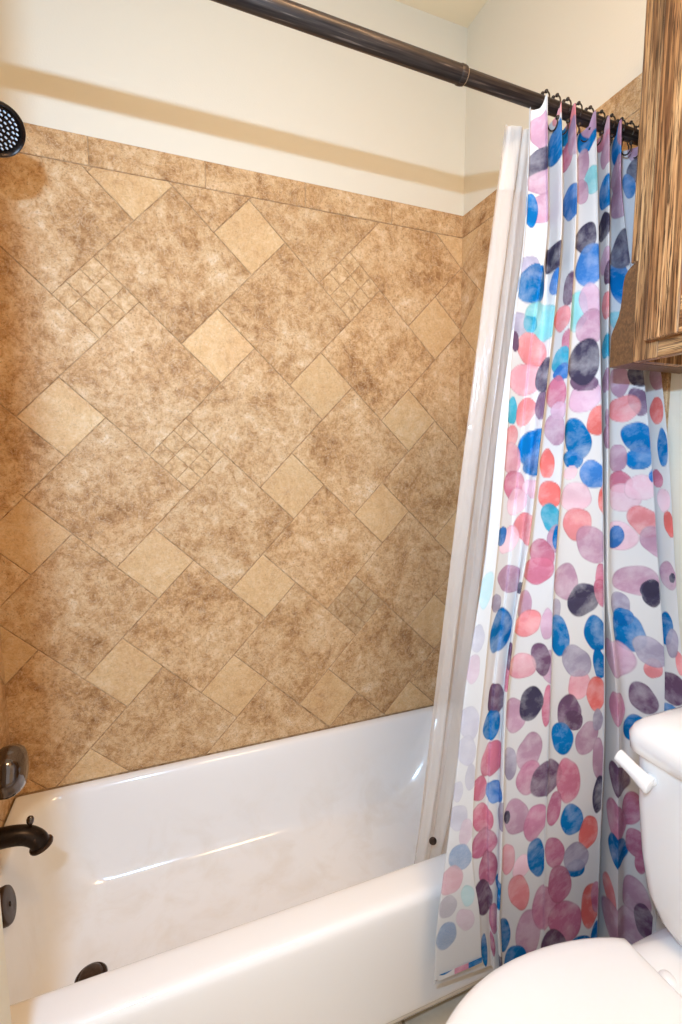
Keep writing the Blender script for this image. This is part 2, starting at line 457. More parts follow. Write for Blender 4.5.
# ------------------------------------------------------------------ plumbing on the left wall
WL = .0082
sp = thing('tub_spout', 'dark bronze tub spout with a diverter knob on its top', 'faucet', (WL, -.357, .535))
bm = bmesh.new()
pth = smooth_path([(WL,-.357,.524),(.05,-.357,.527),(.088,-.357,.527),(.118,-.357,.521),(.139,-.357,.506),(.147,-.357,.488)], 7)
m_ = len(pth); add_tube(bm, pth, [0.0232 - .003*min(1, i/(m_*.8)) for i in range(m_)], 24)
body = part('spout_body', bm, M_BRONZE, sp, sharp=60)
bm = bmesh.new(); add_lathe(bm, (.1462,-.357,.492), (.32,0,-1), [(0,.021),(.002,.0245),(.006,.025),(.009,.0235),(.010,.019),(.006,.017)], 32, cap1=True)
part('spout_mouth_ring', bm, M_BRONZE2, sp, sharp=50)
bm = bmesh.new(); add_lathe(bm, (WL,-.357,.524), (1,0,0), [(0,.034),(.004,.034),(.008,.030),(.010,.027)], 32)
part('wall_flange', bm, M_BRONZE, sp, sharp=50)
bm = bmesh.new(); add_lathe(bm, (.129,-.357,.537), (.05,0,1), [(0,.0035),(.006,.0035),(.009,.0055),(.014,.0075),(.020,.0078),(.025,.006),(.028,.002)], 20, su=.85)
part('diverter_knob', bm, M_GLOSS, sp)
vk = thing('shower_valve_handle', 'glossy dark round shower valve knob above the tub spout', 'tap handle', (WL, -.357, .68))
bm = bmesh.new(); add_lathe(bm, (WL,-.357,.68), (1,0,0), [(0,.078),(.004,.078),(.009,.072),(.012,.05),(.014,.03)], 44)
part('escutcheon', bm, M_BRONZE, vk, sharp=50)
bm = bmesh.new(); add_lathe(bm, (WL+.012,-.357,.68), (1,0,0), [(0,.026),(.018,.024),(.05,.020)], 28)
part('stem_sleeve', bm, M_BRONZE, vk, sharp=50)
bm = bmesh.new()
prof = [(0,.022),(.004,.034),(.012,.046),(.024,.054),(.036,.055),(.048,.052),(.058,.045),(.064,.034),(.067,.018),(.0675,.004)]
n = 48; o_ = Vector((WL+.056,-.357,.683)); rings = []
for t_, r in prof:
    rings.append([bm.verts.new(o_ + Vector((t_, r*(1+.035*math.cos(8*a))*math.cos(a), r*(1+.035*math.cos(8*a))*math.sin(a)))) for a in [2*PI*k/n for k in range(n)]])
for A, B in zip(rings, rings[1:]):
    for k in range(n): bm.faces.new((A[k], A[(k+1)%n], B[(k+1)%n], B[k]))
bm.faces.new(rings[0]); bm.faces.new(rings[-1])
part('knob', bm, M_GLOSS, vk)

HD = Vector((.172,-.36,2.018)); hax = Vector((.53,-.47,-.70)).normalized()      # face centre and the way it sprays
sh = thing('showerhead', 'dark bronze shower head with grey nozzles high on the left wall', 'shower head', (WL, -.36, 2.16))
bm = bmesh.new()
arm_end = HD - hax*.075
pth = smooth_path([(WL,-.36,2.155),(.04,-.36,2.165),(.085,-.352,2.163),tuple(arm_end + Vector((-.012,.008,.014))),tuple(arm_end)], 7)
add_tube(bm, pth, .0105, 16); part('shower_arm', bm, M_BRONZE, sh, sharp=60)
bm = bmesh.new(); add_lathe(bm, (WL,-.36,2.155), (1,0,0), [(0,.032),(.003,.032),(.010,.024),(.014,.014)], 32); part('wall_flange', bm, M_BRONZE, sh, sharp=50)
bm = bmesh.new(); add_lathe(bm, HD, hax, [(-.078,.013),(-.066,.017),(-.058,.016),(-.050,.024),(-.036,.036),(-.022,.043),(-.010,.0475),(-.002,.049),(.003,.049),(.005,.047),(.003,.0435),(-.002,.042),(-.005,.040)], 48)
head = part('head_body', bm, M_BRONZE, sh, sharp=50)
bm = bmesh.new(); add_lathe(bm, HD, hax, [(-.007,.0405),(-.0035,.0405),(-.003,.038),(-.0025,.01)], 40); part('spray_face', bm, M_BRONZE, sh, sharp=50)
bm = bmesh.new(); d_, u_, w_ = frame_axes(hax)
for rr_, cnt in ((0,1),(.009,6),(.018,12),(.027,18),(.0345,24)):
    for k in range(cnt):
        a = 2*PI*k/cnt + rr_*40; c_ = HD + u_*rr_*math.cos(a) + w_*rr_*math.sin(a)
        add_lathe(bm, c_, hax, [(-.003,.0021),(.0015,.0017),(.0022,.0012)], 8)
part('nozzles', bm, M_NOZZLE, sh, sharp=60)

# ------------------------------------------------------------------ curtain rod, hooks
RY, RZ = -.740, 2.063
RAX = Vector((1, .027, .011))       # the tension rod sits slightly askew
rodz = lambda x: RZ + .011*(x-1.3)
rody = lambda x: RY + .027*(x-1.3)
rod = thing('shower_curtain_rod', 'dark bronze tension rod running across above the tub', 'curtain rod', (WX/2, RY, RZ))
XJ = .985
bm = bmesh.new(); add_lathe(bm, (.0005+WL,rody(WL),rodz(WL)), RAX, [(0,.0148),(XJ-.01-WL,.0148)], 32); part('outer_tube', bm, M_ROD, rod, sharp=50)
bm = bmesh.new(); add_lathe(bm, (XJ-.02,rody(XJ-.02),rodz(XJ-.02)), RAX, [(0,.0126),(WX-XJ+.012-WL,.0126)], 32); part('inner_tube', bm, M_ROD, rod, sharp=50)
bm = bmesh.new(); add_lathe(bm, (XJ-.012,rody(XJ-.012),rodz(XJ-.012)), RAX, [(0,.0150),(.002,.0158),(.008,.0158),(.012,.0150),(.013,.0128)], 32); part('collar', bm, M_ROD, rod, sharp=50)
bm = bmesh.new(); add_lathe(bm, (XJ-.0005,rody(XJ),rodz(XJ)), RAX, [(0,.0150),(.0015,.0150),(.003,.0135)], 32); part('worn_seam_ring', bm, M_BRASS, rod, sharp=50)
for xx, s in ((WL, 1), (WX-WL, -1)):
    bm = bmesh.new(); add_lathe(bm, (xx,rody(xx),rodz(xx)), RAX*s, [(0,.026),(.004,.026),(.012,.021),(.024,.018)], 32); part('end_cap', bm, M_BRONZE, rod, sharp=50)

# --- curtain shape: plan-view control points (x,y) at a stack of heights
CZ = np.array([2.042, 1.93, 1.8, 1.6, 1.4, 1.2, 1.05, 0.9, 0.76, 0.62, 0.48, 0.34, 0.19])
CP = np.array([[[1.136,-0.7525],[1.1366,-0.7505],[1.1369,-0.7475],[1.1415,-0.7465],[1.1464,-0.7465],[1.1608,-0.76],[1.1655,-0.764],[1.2061,-0.719],[1.2004,-0.7555],[1.2053,-0.7595],[1.2447,-0.7235],[1.2321,-0.76],[1.2368,-0.764],[1.2832,-0.719],[1.286,-0.76],[1.2909,-0.764],[1.3405,-0.719],[1.3247,-0.7596],[1.3296,-0.7636],[1.3798,-0.7194],[1.3587,-0.7597],[1.3638,-0.7637],[1.4161,-0.7193],[1.4446,-0.7499],[1.4456,-0.7539]],[[1.1347,-0.7548],[1.1353,-0.7528],[1.1355,-0.7498],[1.14,-0.7488],[1.1449,-0.7488],[1.1679,-0.7605],[1.1728,-0.7645],[1.2124,-0.7231],[1.2068,-0.7592],[1.2117,-0.7632],[1.2528,-0.7244],[1.242,-0.7626],[1.2469,-0.7666],[1.294,-0.721],[1.2967,-0.7626],[1.3017,-0.7666],[1.3521,-0.721],[1.3341,-0.7605],[1.3392,-0.7645],[1.3881,-0.7231],[1.3679,-0.7612],[1.3731,-0.7652],[1.4264,-0.7224],[1.4516,-0.7581],[1.4526,-0.7621]],[[1.127,-0.7602],[1.1269,-0.7582],[1.127,-0.7552],[1.1315,-0.7542],[1.137,-0.7542],[1.1711,-0.7618],[1.1761,-0.7658],[1.211,-0.7326],[1.2046,-0.7659],[1.2097,-0.7699],[1.2488,-0.7285],[1.2394,-0.7679],[1.2445,-0.7719],[1.2872,-0.7265],[1.3035,-0.7679],[1.3086,-0.7719],[1.3578,-0.7265],[1.3393,-0.7639],[1.3446,-0.7679],[1.3905,-0.7305],[1.3946,-0.7652],[1.3998,-0.7692],[1.4545,-0.7293],[1.4621,-0.7698],[1.4631,-0.7738]],[[1.0951,-0.7728],[1.0926,-0.7703],[1.0929,-0.7669],[1.0976,-0.7655],[1.1064,-0.7649],[1.1498,-0.7559],[1.1552,-0.7599],[1.1768,-0.7599],[1.1782,-0.7779],[1.1834,-0.7819],[1.221,-0.738],[1.2247,-0.7779],[1.2299,-0.7819],[1.2713,-0.7379],[1.3102,-0.7779],[1.3155,-0.7819],[1.3629,-0.7379],[1.3428,-0.7722],[1.3482,-0.7762],[1.39,-0.7456],[1.433,-0.7769],[1.4385,-0.7809],[1.488,-0.7459],[1.4779,-0.7885],[1.4789,-0.7925]],[[1.0738,-0.7886],[1.0575,-0.7826],[1.0602,-0.7763],[1.0673,-0.772],[1.0966,-0.7674],[1.1317,-0.7584],[1.1371,-0.7624],[1.1592,-0.7624],[1.1573,-0.7804],[1.1626,-0.7844],[1.2003,-0.7404],[1.2221,-0.7786],[1.2275,-0.7826],[1.2675,-0.7422],[1.326,-0.7804],[1.3315,-0.7844],[1.3788,-0.7404],[1.3516,-0.7776],[1.3572,-0.7816],[1.3959,-0.758],[1.454,-0.7953],[1.4596,-0.7993],[1.488,-0.7677],[1.4852,-0.8167],[1.4862,-0.8207]],[[1.0576,-0.7931],[1.0386,-0.7866],[1.0416,-0.7798],[1.0492,-0.775],[1.0823,-0.7697],[1.1139,-0.7607],[1.1195,-0.7647],[1.1419,-0.7647],[1.137,-0.7827],[1.1424,-0.7867],[1.1799,-0.7427],[1.2141,-0.7792],[1.2197,-0.7832],[1.2591,-0.7462],[1.341,-0.7827],[1.3468,-0.7867],[1.394,-0.7427],[1.3584,-0.7846],[1.3642,-0.7886],[1.4004,-0.7715],[1.461,-0.8171],[1.4667,-0.8211],[1.488,-0.7925],[1.4818,-0.845],[1.4828,-0.849]],[[1.0423,-0.7952],[1.0164,-0.7883],[1.0201,-0.7811],[1.0284,-0.776],[1.0683,-0.7703],[1.0995,-0.7613],[1.1051,-0.7653],[1.1279,-0.7653],[1.1121,-0.7825],[1.1176,-0.7865],[1.1564,-0.7441],[1.2125,-0.777],[1.2182,-0.781],[1.2536,-0.7497],[1.3534,-0.7831],[1.3594,-0.7871],[1.406,-0.7435],[1.3665,-0.79],[1.3725,-0.794],[1.406,-0.7817],[1.4646,-0.8346],[1.4702,-0.8386],[1.488,-0.8126],[1.4813,-0.8653],[1.4823,-0.8693]],[[1.0301,-0.7955],[0.9948,-0.7875],[0.9988,-0.7795],[1.0073,-0.7735],[1.0589,-0.7676],[1.083,-0.7586],[1.0888,-0.7626],[1.1118,-0.7626],[1.0998,-0.7772],[1.1055,-0.7812],[1.1393,-0.7439],[1.2259,-0.7673],[1.232,-0.7713],[1.2626,-0.7538],[1.3704,-0.7795],[1.3767,-0.7835],[1.4212,-0.7416],[1.3925,-0.7943],[1.3987,-0.7983],[1.4309,-0.7911],[1.4804,-0.8427],[1.4862,-0.8467],[1.488,-0.8261],[1.4914,-0.8808],[1.4924,-0.8848]],[[1.0211,-0.7923],[0.9849,-0.7843],[0.9887,-0.7763],[0.9973,-0.7703],[1.0494,-0.7651],[1.0786,-0.7561],[1.0846,-0.7601],[1.1075,-0.7601],[1.1009,-0.7726],[1.1068,-0.7766],[1.1363,-0.7435],[1.2346,-0.7606],[1.2409,-0.7646],[1.269,-0.7555],[1.3847,-0.7763],[1.3912,-0.7803],[1.4348,-0.7398],[1.4088,-0.7996],[1.415,-0.8036],[1.4483,-0.7993],[1.4847,-0.8492],[1.488,-0.8532],[1.488,-0.8371],[1.497,-0.8912],[1.498,-0.8952]],[[1.0186,-0.7891],[0.9741,-0.7811],[0.9779,-0.7731],[0.9866,-0.7671],[1.0452,-0.7626],[1.0793,-0.7536],[1.0855,-0.7576],[1.1087,-0.7576],[1.106,-0.7688],[1.1121,-0.7728],[1.1402,-0.7424],[1.2411,-0.7554],[1.2476,-0.7594],[1.2745,-0.7558],[1.3949,-0.7731],[1.4015,-0.7771],[1.4444,-0.7381],[1.4113,-0.8067],[1.4177,-0.8107],[1.4523,-0.8054],[1.488,-0.8545],[1.488,-0.8585],[1.488,-0.8436],[1.497,-0.8999],[1.498,-0.9039]],[[1.0237,-0.7859],[0.9623,-0.7779],[0.9662,-0.7699],[0.975,-0.7639],[1.048,-0.7601],[1.0864,-0.7511],[1.0929,-0.7551],[1.1159,-0.7551],[1.1101,-0.7653],[1.1164,-0.7693],[1.1439,-0.741],[1.2466,-0.7511],[1.2533,-0.7551],[1.2793,-0.7551],[1.4016,-0.7699],[1.4084,-0.7739],[1.4495,-0.7364],[1.4131,-0.8143],[1.4196,-0.8183],[1.4558,-0.8119],[1.488,-0.8594],[1.488,-0.8634],[1.488,-0.8498],[1.497,-0.9061],[1.498,-0.9101]],[[1.0478,-0.7825],[0.9526,-0.7745],[0.956,-0.7665],[0.9644,-0.7605],[1.0665,-0.7575],[1.1005,-0.7485],[1.1072,-0.7525],[1.1306,-0.7525],[1.1135,-0.7616],[1.1199,-0.7656],[1.1464,-0.7394],[1.2565,-0.7485],[1.2634,-0.7525],[1.2899,-0.7525],[1.4106,-0.7665],[1.4177,-0.7705],[1.4561,-0.7345],[1.4215,-0.8166],[1.4281,-0.8206],[1.4654,-0.8138],[1.488,-0.863],[1.488,-0.867],[1.488,-0.8545],[1.497,-0.9088],[1.498,-0.9128]],[[1.0591,-0.7789],[0.9523,-0.7709],[0.9549,-0.7629],[0.9625,-0.7569],[1.0831,-0.7547],[1.1155,-0.7457],[1.1224,-0.7497],[1.1464,-0.7497],[1.1336,-0.7578],[1.1405,-0.7618],[1.1615,-0.7376],[1.267,-0.7457],[1.2742,-0.7497],[1.3012,-0.7497],[1.4218,-0.7629],[1.4291,-0.7669],[1.4646,-0.7325],[1.4333,-0.8168],[1.4401,-0.8208],[1.4783,-0.8137],[1.488,-0.8643],[1.488,-0.8683],[1.488,-0.8569],[1.497,-0.9115],[1.498,-0.9155]]])
def cr(P, t):
    n = len(P); i = np.clip(np.floor(t).astype(int), 0, n-2); f = (t-i).reshape((-1,)+(1,)*(P.ndim-1))
    p0 = P[np.maximum(i-1,0)]; p1 = P[i]; p2 = P[i+1]; p3 = P[np.minimum(i+2,n-1)]
    return .5*(2*p1+(p2-p0)*f+(2*p0-5*p1+4*p2-p3)*f*f+(3*p1-p0-3*p2+p3)*f**3)
NU, NZ = 1000, 800
K = CP.shape[1]
g0 = cr(CP[[4,8,11]].mean(0), np.linspace(0, K-1, 4000)); a0 = np.concatenate([[0], np.cumsum(np.hypot(*np.diff(g0, axis=0).T))])
TT = np.interp(np.linspace(0, a0[-1], NU), a0, np.linspace(0, K-1, 4000))       # even spacing along the cloth
G = cr(CP, np.linspace(0, len(CZ)-1, NZ)); G = cr(G.transpose(1,0,2), TT).transpose(1,0,2)
ZZ = cr(CZ[:,None], np.linspace(0, len(CZ)-1, NZ))[:,0]
UU = TT/(K-1)
ARC = np.concatenate([np.zeros((NZ,1)), np.cumsum(np.hypot(np.diff(G[...,0],axis=1), np.diff(G[...,1],axis=1)), 1)], 1)
PAL = dict(B=(0,118,186), b=(62,128,200), T=(150,216,222), Q=(72,178,206), Q2=(30,140,190), K=(74,68,92), KM=(128,102,128), P=(116,87,114), M=(196,157,178), L=(216,180,202),
           L2=(210,144,172), R=(212,128,152), R2=(192,116,146), S=(238,152,156), S2=(238,172,184), C=(236,122,116), W=(244,208,220), G=(172,164,184), V=(184,180,202), D=(228,168,180))
BLOBS = [["M",0.1944,1.998,0.017,0.029],["K",0.1904,1.942,0.019,0.029],["S",0.3427,2.042,0.019,0.016],["B",0.3226,1.989,0.025,0.034],["Q2",0.4429,2.033,0.033,0.029],["R",0.4329,1.984,0.025,0.023],["M",0.487,2.009,0.024,0.04],["S",0.489,2.042,0.032,0.016],["B",0.5711,2.025,0.021,0.03],["M",0.6112,2.042,0.029,0.026],["R",0.6994,2.033,0.025,0.026],["M",0.7094,1.993,0.022,0.023],["M",0.5591,1.979,0.015,0.027],["S",0.7355,2.042,0.021,0.009],["M",0.7355,2.042,0.017,0.019],["B",0.8337,2.017,0.029,0.033],["M",0.8317,1.967,0.034,0.023],["R",0.8758,2.028,0.017,0.023],["M",0.9459,2.042,0.014,0.029],["K",0.9439,1.996,0.014,0.025],["M",0.2385,1.908,0.036,0.024],["M",0.2425,1.861,0.044,0.028],["B",0.1703,1.856,0.013,0.031],["T",0.5792,1.938,0.017,0.027],["b",0.4469,1.888,0.028,0.033],["M",0.5571,1.928,0.012,0.026],["B",0.7054,1.922,0.029,0.031],["M",0.8297,1.91,0.034,0.031],["M",0.8397,1.952,0.028,0.025],["B",0.9319,1.967,0.01,0.025],["V",0.1804,1.747,0.021,0.021],["K",0.3246,1.775,0.046,0.028],["B",0.1964,1.713,0.038,0.035],["B",0.1964,1.739,0.019,0.015],["b",0.3667,1.72,0.02,0.028],["P",0.4589,1.713,0.017,0.032],["K",0.6954,1.858,0.022,0.028],["K",0.5651,1.83,0.02,0.029],["b",0.5731,1.772,0.025,0.043],["L",0.7034,1.786,0.022,0.027],["P",0.7415,1.758,0.017,0.024],["B",0.8136,1.754,0.019,0.044],["K",0.8257,1.816,0.026,0.035],["V",0.1723,1.634,0.024,0.023],["T",0.2826,1.645,0.045,0.037],["Q",0.2024,1.638,0.015,0.018],["T",0.5551,1.681,0.018,0.04],["L",0.5731,1.697,0.018,0.037],["M",0.5731,1.645,0.023,0.035],["S",0.4429,1.657,0.018,0.027],["S",0.7134,1.693,0.021,0.027],["T",0.8036,1.673,0.012,0.02],["R",0.4649,1.607,0.012,0.024],["S",0.2285,1.588,0.039,0.032],["P",0.1683,1.599,0.012,0.018],["Q",0.7114,1.607,0.02,0.025],["D",0.2004,1.528,0.046,0.032],["Q",0.1723,1.464,0.016,0.028],["S",0.2405,1.464,0.025,0.028],["KM",0.3367,1.475,0.018,0.028],["K",0.3327,1.535,0.022,0.032],["Q",0.4469,1.573,0.02,0.026],["b",0.4509,1.546,0.019,0.018],["L",0.5671,1.501,0.032,0.032],["KM",0.5651,1.531,0.025,0.019],["K",0.5651,1.573,0.03,0.046],["R",0.4429,1.505,0.021,0.035],["M",0.4449,1.43,0.023,0.031],["L",0.4489,1.468,0.018,0.018],["C",0.5832,1.449,0.021,0.03],["M",0.7094,1.535,0.022,0.025],["M",0.7194,1.456,0.009,0.019],["M",0.8036,1.539,0.022,0.031],["KM",0.8257,1.494,0.019,0.031],["K",0.8277,1.55,0.019,0.024],["M",0.9479,1.546,0.019,0.027],["S",0.8076,1.479,0.034,0.029],["C",0.9439,1.475,0.017,0.031],["B",0.3186,1.389,0.045,0.041],["B",0.3246,1.354,0.031,0.02],["B",0.5591,1.411,0.026,0.043],["B",0.5551,1.366,0.019,0.02],["b",0.5752,1.334,0.026,0.03],["B",0.8216,1.415,0.031,0.035],["B",0.8216,1.369,0.026,0.027],["B",0.9499,1.392,0.012,0.042],["S",0.1743,1.411,0.02,0.026],["D",0.1804,1.369,0.031,0.03],["R",0.1964,1.315,0.031,0.029],["C",0.4369,1.358,0.014,0.032],["C",0.4449,1.292,0.025,0.028],["Q",0.4509,1.243,0.021,0.03],["W",0.2405,1.28,0.027,0.027],["W",0.3307,1.307,0.03,0.018],["S",0.3226,1.225,0.038,0.031],["W",0.1984,1.201,0.028,0.027],["b",0.1703,1.211,0.016,0.019],["W",0.5531,1.338,0.014,0.015],["W",0.5591,1.284,0.033,0.031],["S",0.5611,1.225,0.031,0.034],["M",0.5752,1.179,0.033,0.043],["C",0.6152,1.28,0.013,0.031],["M",0.485,1.201,0.022,0.028],["B",0.4669,1.204,0.007,0.024],["M",0.7976,1.369,0.022,0.031],["R",0.7996,1.315,0.027,0.025],["M",0.7435,1.415,0.027,0.026],["W",0.8036,1.28,0.034,0.032],["W",0.8216,1.303,0.034,0.027],["S",0.8236,1.228,0.031,0.034],["R",0.9379,1.323,0.013,0.02],["b",0.8577,1.331,0.008,0.015],["M",0.8557,1.185,0.031,0.035],["C",0.9539,1.225,0.012,0.028],["W",0.9459,1.276,0.015,0.027],["W",0.7976,1.194,0.037,0.034],["b",0.7896,1.191,0.022,0.025],["R",0.4409,1.167,0.025,0.028],["R",0.4389,1.13,0.028,0.031],["M",0.2545,1.119,0.037,0.028],["K",0.3467,1.105,0.015,0.012],["M",0.5531,1.095,0.029,0.039],["K",0.5671,1.071,0.024,0.012],["M",0.8136,1.095,0.046,0.034],["K",0.8257,1.079,0.019,0.02],["M",0.9459,1.111,0.021,0.029],["K",0.9539,1.108,0.007,0.011],["R",0.5852,1.105,0.012,0.032],["M",0.4269,1.051,0.016,0.033],["S",0.4329,1.012,0.028,0.029],["G",0.1764,1.071,0.017,0.019],["B",0.2064,1.009,0.032,0.045],["K",0.5671,1.054,0.034,0.037],["R",0.5852,1.071,0.015,0.03],["G",0.5431,1.032,0.014,0.025],["B",0.5471,0.972,0.023,0.049],["L",0.4549,1.012,0.012,0.037],["B",0.5772,0.975,0.025,0.041],["B",0.5812,0.902,0.015,0.035],["G",0.7936,1.037,0.025,0.028],["B",0.7996,0.975,0.04,0.043],["B",0.7976,1.009,0.022,0.021],["K",0.8277,1.068,0.019,0.029],["B",0.9379,0.992,0.017,0.036],["L",0.7535,0.916,0.056,0.044],["S",0.8236,0.897,0.017,0.024],["G",0.8216,0.935,0.034,0.033],["S",0.9579,0.924,0.009,0.025],["G",0.9459,0.963,0.014,0.031],["M",0.4609,0.913,0.017,0.039],["P",0.4489,0.932,0.021,0.036],["R",0.4589,0.82,0.012,0.047],["S2",0.5631,0.854,0.028,0.034],["G",0.5611,0.91,0.032,0.039],["C",0.5772,0.83,0.023,0.04],["S2",0.4309,0.916,0.031,0.03],["R",0.3327,0.913,0.017,0.031],["P",0.3527,0.961,0.009,0.028],["P",0.2565,0.857,0.024,0.034],["B",0.2204,0.799,0.026,0.032],["M",0.4269,0.804,0.028,0.038],["K",0.4409,0.828,0.027,0.039],["P",0.5551,0.791,0.031,0.039],["P",0.5591,0.77,0.021,0.025],["B",0.5491,0.731,0.029,0.037],["M",0.5691,0.723,0.029,0.038],["G",0.5792,0.765,0.013,0.026],["L2",0.7174,0.797,0.034,0.041],["P",0.8116,0.823,0.027,0.036],["P",0.9439,0.862,0.029,0.036],["B",0.9379,0.812,0.022,0.012],["B",0.8016,0.747,0.028,0.032],["R",0.2525,0.721,0.031,0.04],["G",0.4228,0.694,0.019,0.037],["M",0.4409,0.715,0.03,0.042],["L2",0.4409,0.652,0.03,0.04],["P",0.495,0.644,0.047,0.041],["R",0.5551,0.626,0.03,0.056],["M",0.5812,0.668,0.016,0.05],["K",0.5832,0.579,0.014,0.048],["P",0.7255,0.631,0.045,0.034],["R2",0.7936,0.558,0.028,0.037],["R",0.1764,0.657,0.027,0.028],["b",0.2745,0.644,0.025,0.027],["R",0.1884,0.584,0.033,0.034],["G",0.3567,0.597,0.017,0.032],["R2",0.5411,0.565,0.02,0.039],["B",0.5591,0.529,0.031,0.037],["M",0.4309,0.563,0.034,0.041],["K",0.4208,0.568,0.009,0.015],["L2",0.4489,0.542,0.029,0.042],["L2",0.7074,0.534,0.049,0.042],["C",0.5731,0.489,0.026,0.041],["R2",0.1944,0.521,0.04,0.033],["R2",0.2144,0.455,0.029,0.041],["B",0.3387,0.414,0.024,0.031],["P",0.1824,0.382,0.029,0.046],["R2",0.2585,0.328,0.014,0.038],["R2",0.2385,0.257,0.007,0.03],["B",0.4188,0.29,0.019,0.041],["B",0.1723,0.239,0.01,0.044],["S2",0.4228,0.468,0.02,0.036],["W",0.4369,0.44,0.022,0.029],["B",0.4509,0.455,0.024,0.045],["R2",0.5431,0.458,0.026,0.04],["B",0.5631,0.406,0.026,0.022],["G",0.5631,0.434,0.034,0.036],["S",0.4349,0.38,0.027,0.043],["M",0.4429,0.27,0.033,0.065],["L2",0.495,0.328,0.039,0.053],["R2",0.5491,0.377,0.032,0.047],["R2",0.5551,0.28,0.047,0.052],["P",0.5431,0.219,0.041,0.046],["B",0.5691,0.2,0.036,0.032],["B",0.4309,0.211,0.031,0.043],["K",0.3407,0.227,0.02,0.037],["C",0.5772,0.303,0.027,0.055],["R2",0.5872,0.322,0.014,0.04],["B",0.7214,0.468,0.047,0.033],["M",0.8036,0.361,0.034,0.04],["S",0.6934,0.353,0.03,0.033],["M",0.7555,0.287,0.084,0.05],["P",0.8176,0.316,0.021,0.037],["B",0.7154,0.224,0.041,0.025],["B",0.8176,0.2,0.034,0.025],["R2",0.8036,0.484,0.021,0.033],["R2",0.8116,0.445,0.013,0.028],["B",0.6092,0.23,0.021,0.035],["K",0.6152,0.19,0.026,0.015],["T",0.024,1.108,0.013,0.036],["V",0.0281,1.009,0.013,0.028],["L",0.0301,0.946,0.015,0.029],["V",0.024,0.83,0.02,0.039],["V",0.024,0.768,0.02,0.033],["V",0.012,0.705,0.011,0.031],["V",0.0341,0.676,0.011,0.024],["V",0.0281,0.613,0.02,0.032],["L",0.014,0.573,0.014,0.035],["B",0.02,0.513,0.025,0.033],["R",0.0301,0.458,0.025,0.038],["G",0.0321,0.39,0.019,0.031],["L",0.016,0.337,0.02,0.033],["T",0.012,0.403,0.015,0.031],["B",0.0321,0.31,0.024,0.035]]
col = np.ones((NZ,NU,3))*np.array(lin(221,220,219)); pig = np.zeros((NZ,NU))
rs = np.random.RandomState(3)
for c, u, z, ra, rz in BLOBS:
    iu = int(np.searchsorted(UU, u).clip(0, NU-1)); sc = ARC[:,iu][:,None]
    zi = np.where(np.abs(ZZ-z) < rz*1.5+.005)[0]
    if not len(zi): continue
    a, b = zi[0], zi[-1]+1
    dx = (ARC[a:b]-sc[a:b])/max(ra*(1.3 if z > 1.6 else 1.08),.003); dz = ((ZZ[a:b]-z)/max(rz*1.06,.004))[:,None]*np.ones((1,NU))
    ph = rs.rand(4)*2*PI; an = np.arctan2(dz, dx)
    wob = 1 + .05*np.sin(2*an+ph[0]) + .035*np.sin(3*an+ph[1]) + .02*np.sin(5*an+ph[2])
    tl_ = (rs.rand()-.5)*.5
    q = np.sqrt((dx+tl_*dz)**2 + dz**2)/wob
    inside = np.clip((1-q)/.07, 0, 1)
    base = np.array(lin(*PAL[c])); tint = 1 + (rs.rand()-.5)*.18
    edge = np.clip(1-np.abs(q-.95)/.07, 0, 1)*.20 + .07*np.sin(2.2*dz+ph[3])
    cc = np.clip(base*tint, 0, 1)[None,None]*(1-edge[...,None]) 
    # transparent pigment: over an earlier blot the two multiply a little
    under = col[a:b]; over = cc*(0.72 + .28*under)
    col[a:b] = under*(1-inside[...,None]) + over*inside[...,None]
    pig[a:b] = np.maximum(pig[a:b], inside)
def grid_mesh(name, XYZ, m, parent=None, col=None, uv=None):
    nz, nu = XYZ.shape[:2]
    me = bpy.data.meshes.new(name)
    idx = np.arange(nz*nu).reshape(nz, nu)
    F = np.stack([idx[:-1,:-1], idx[1:,:-1], idx[1:,1:], idx[:-1,1:]], -1).reshape(-1,4)
    me.vertices.add(nz*nu); me.vertices.foreach_set('co', XYZ.reshape(-1).astype(np.float32))
    me.loops.add(F.size); me.loops.foreach_set('vertex_index', F.reshape(-1).astype(np.int32))
    me.polygons.add(len(F)); me.polygons.foreach_set('loop_start', np.arange(0, F.size, 4, dtype=np.int32))
    me.polygons.foreach_set('loop_total', np.full(len(F), 4, dtype=np.int32))
    me.update(calc_edges=True)
    if col is not None:
        a = me.color_attributes.new('print', 'FLOAT_COLOR', 'POINT'); a.data.foreach_set('color', col.reshape(-1).astype(np.float32))
    if uv is not None:
        l = me.uv_layers.new(name='UVMap'); l.data.foreach_set('uv', uv.reshape(-1,2)[F.reshape(-1)].reshape(-1).astype(np.float32))
    me.validate()
    return link(name, me, m, parent)
XYZ = np.stack([G[...,0], G[...,1], np.repeat(ZZ[:,None], NU, 1)], -1)
tz = np.linspace(0,1,NZ)[:,None]
XYZ[...,2] += np.clip((-.752-XYZ[...,1])/.010, 0, 1)*.020*np.clip(1-tz*14, 0, 1)*np.clip((UU-.19)*40, 0, 1)[None]         # scallops between the hooks
XYZ[...,2] += np.interp(UU, [0,.05,.2,.4,1], [.070,.060,.0,-.06,-.09])[None]*tz**5          # hem hangs higher at the free edge
uv = np.stack([ARC, np.repeat(ZZ[:,None], NU, 1)], -1)
rgba = np.concatenate([col, pig[...,None]], -1)
curtain = thing('shower_curtain', 'white fabric shower curtain printed with blue, pink and plum watercolour spots', 'shower curtain', (1.28,-.77,.22))
cl = local(grid_mesh('curtain_cloth', XYZ, M_FABRIC, col=rgba, uv=uv), curtain)
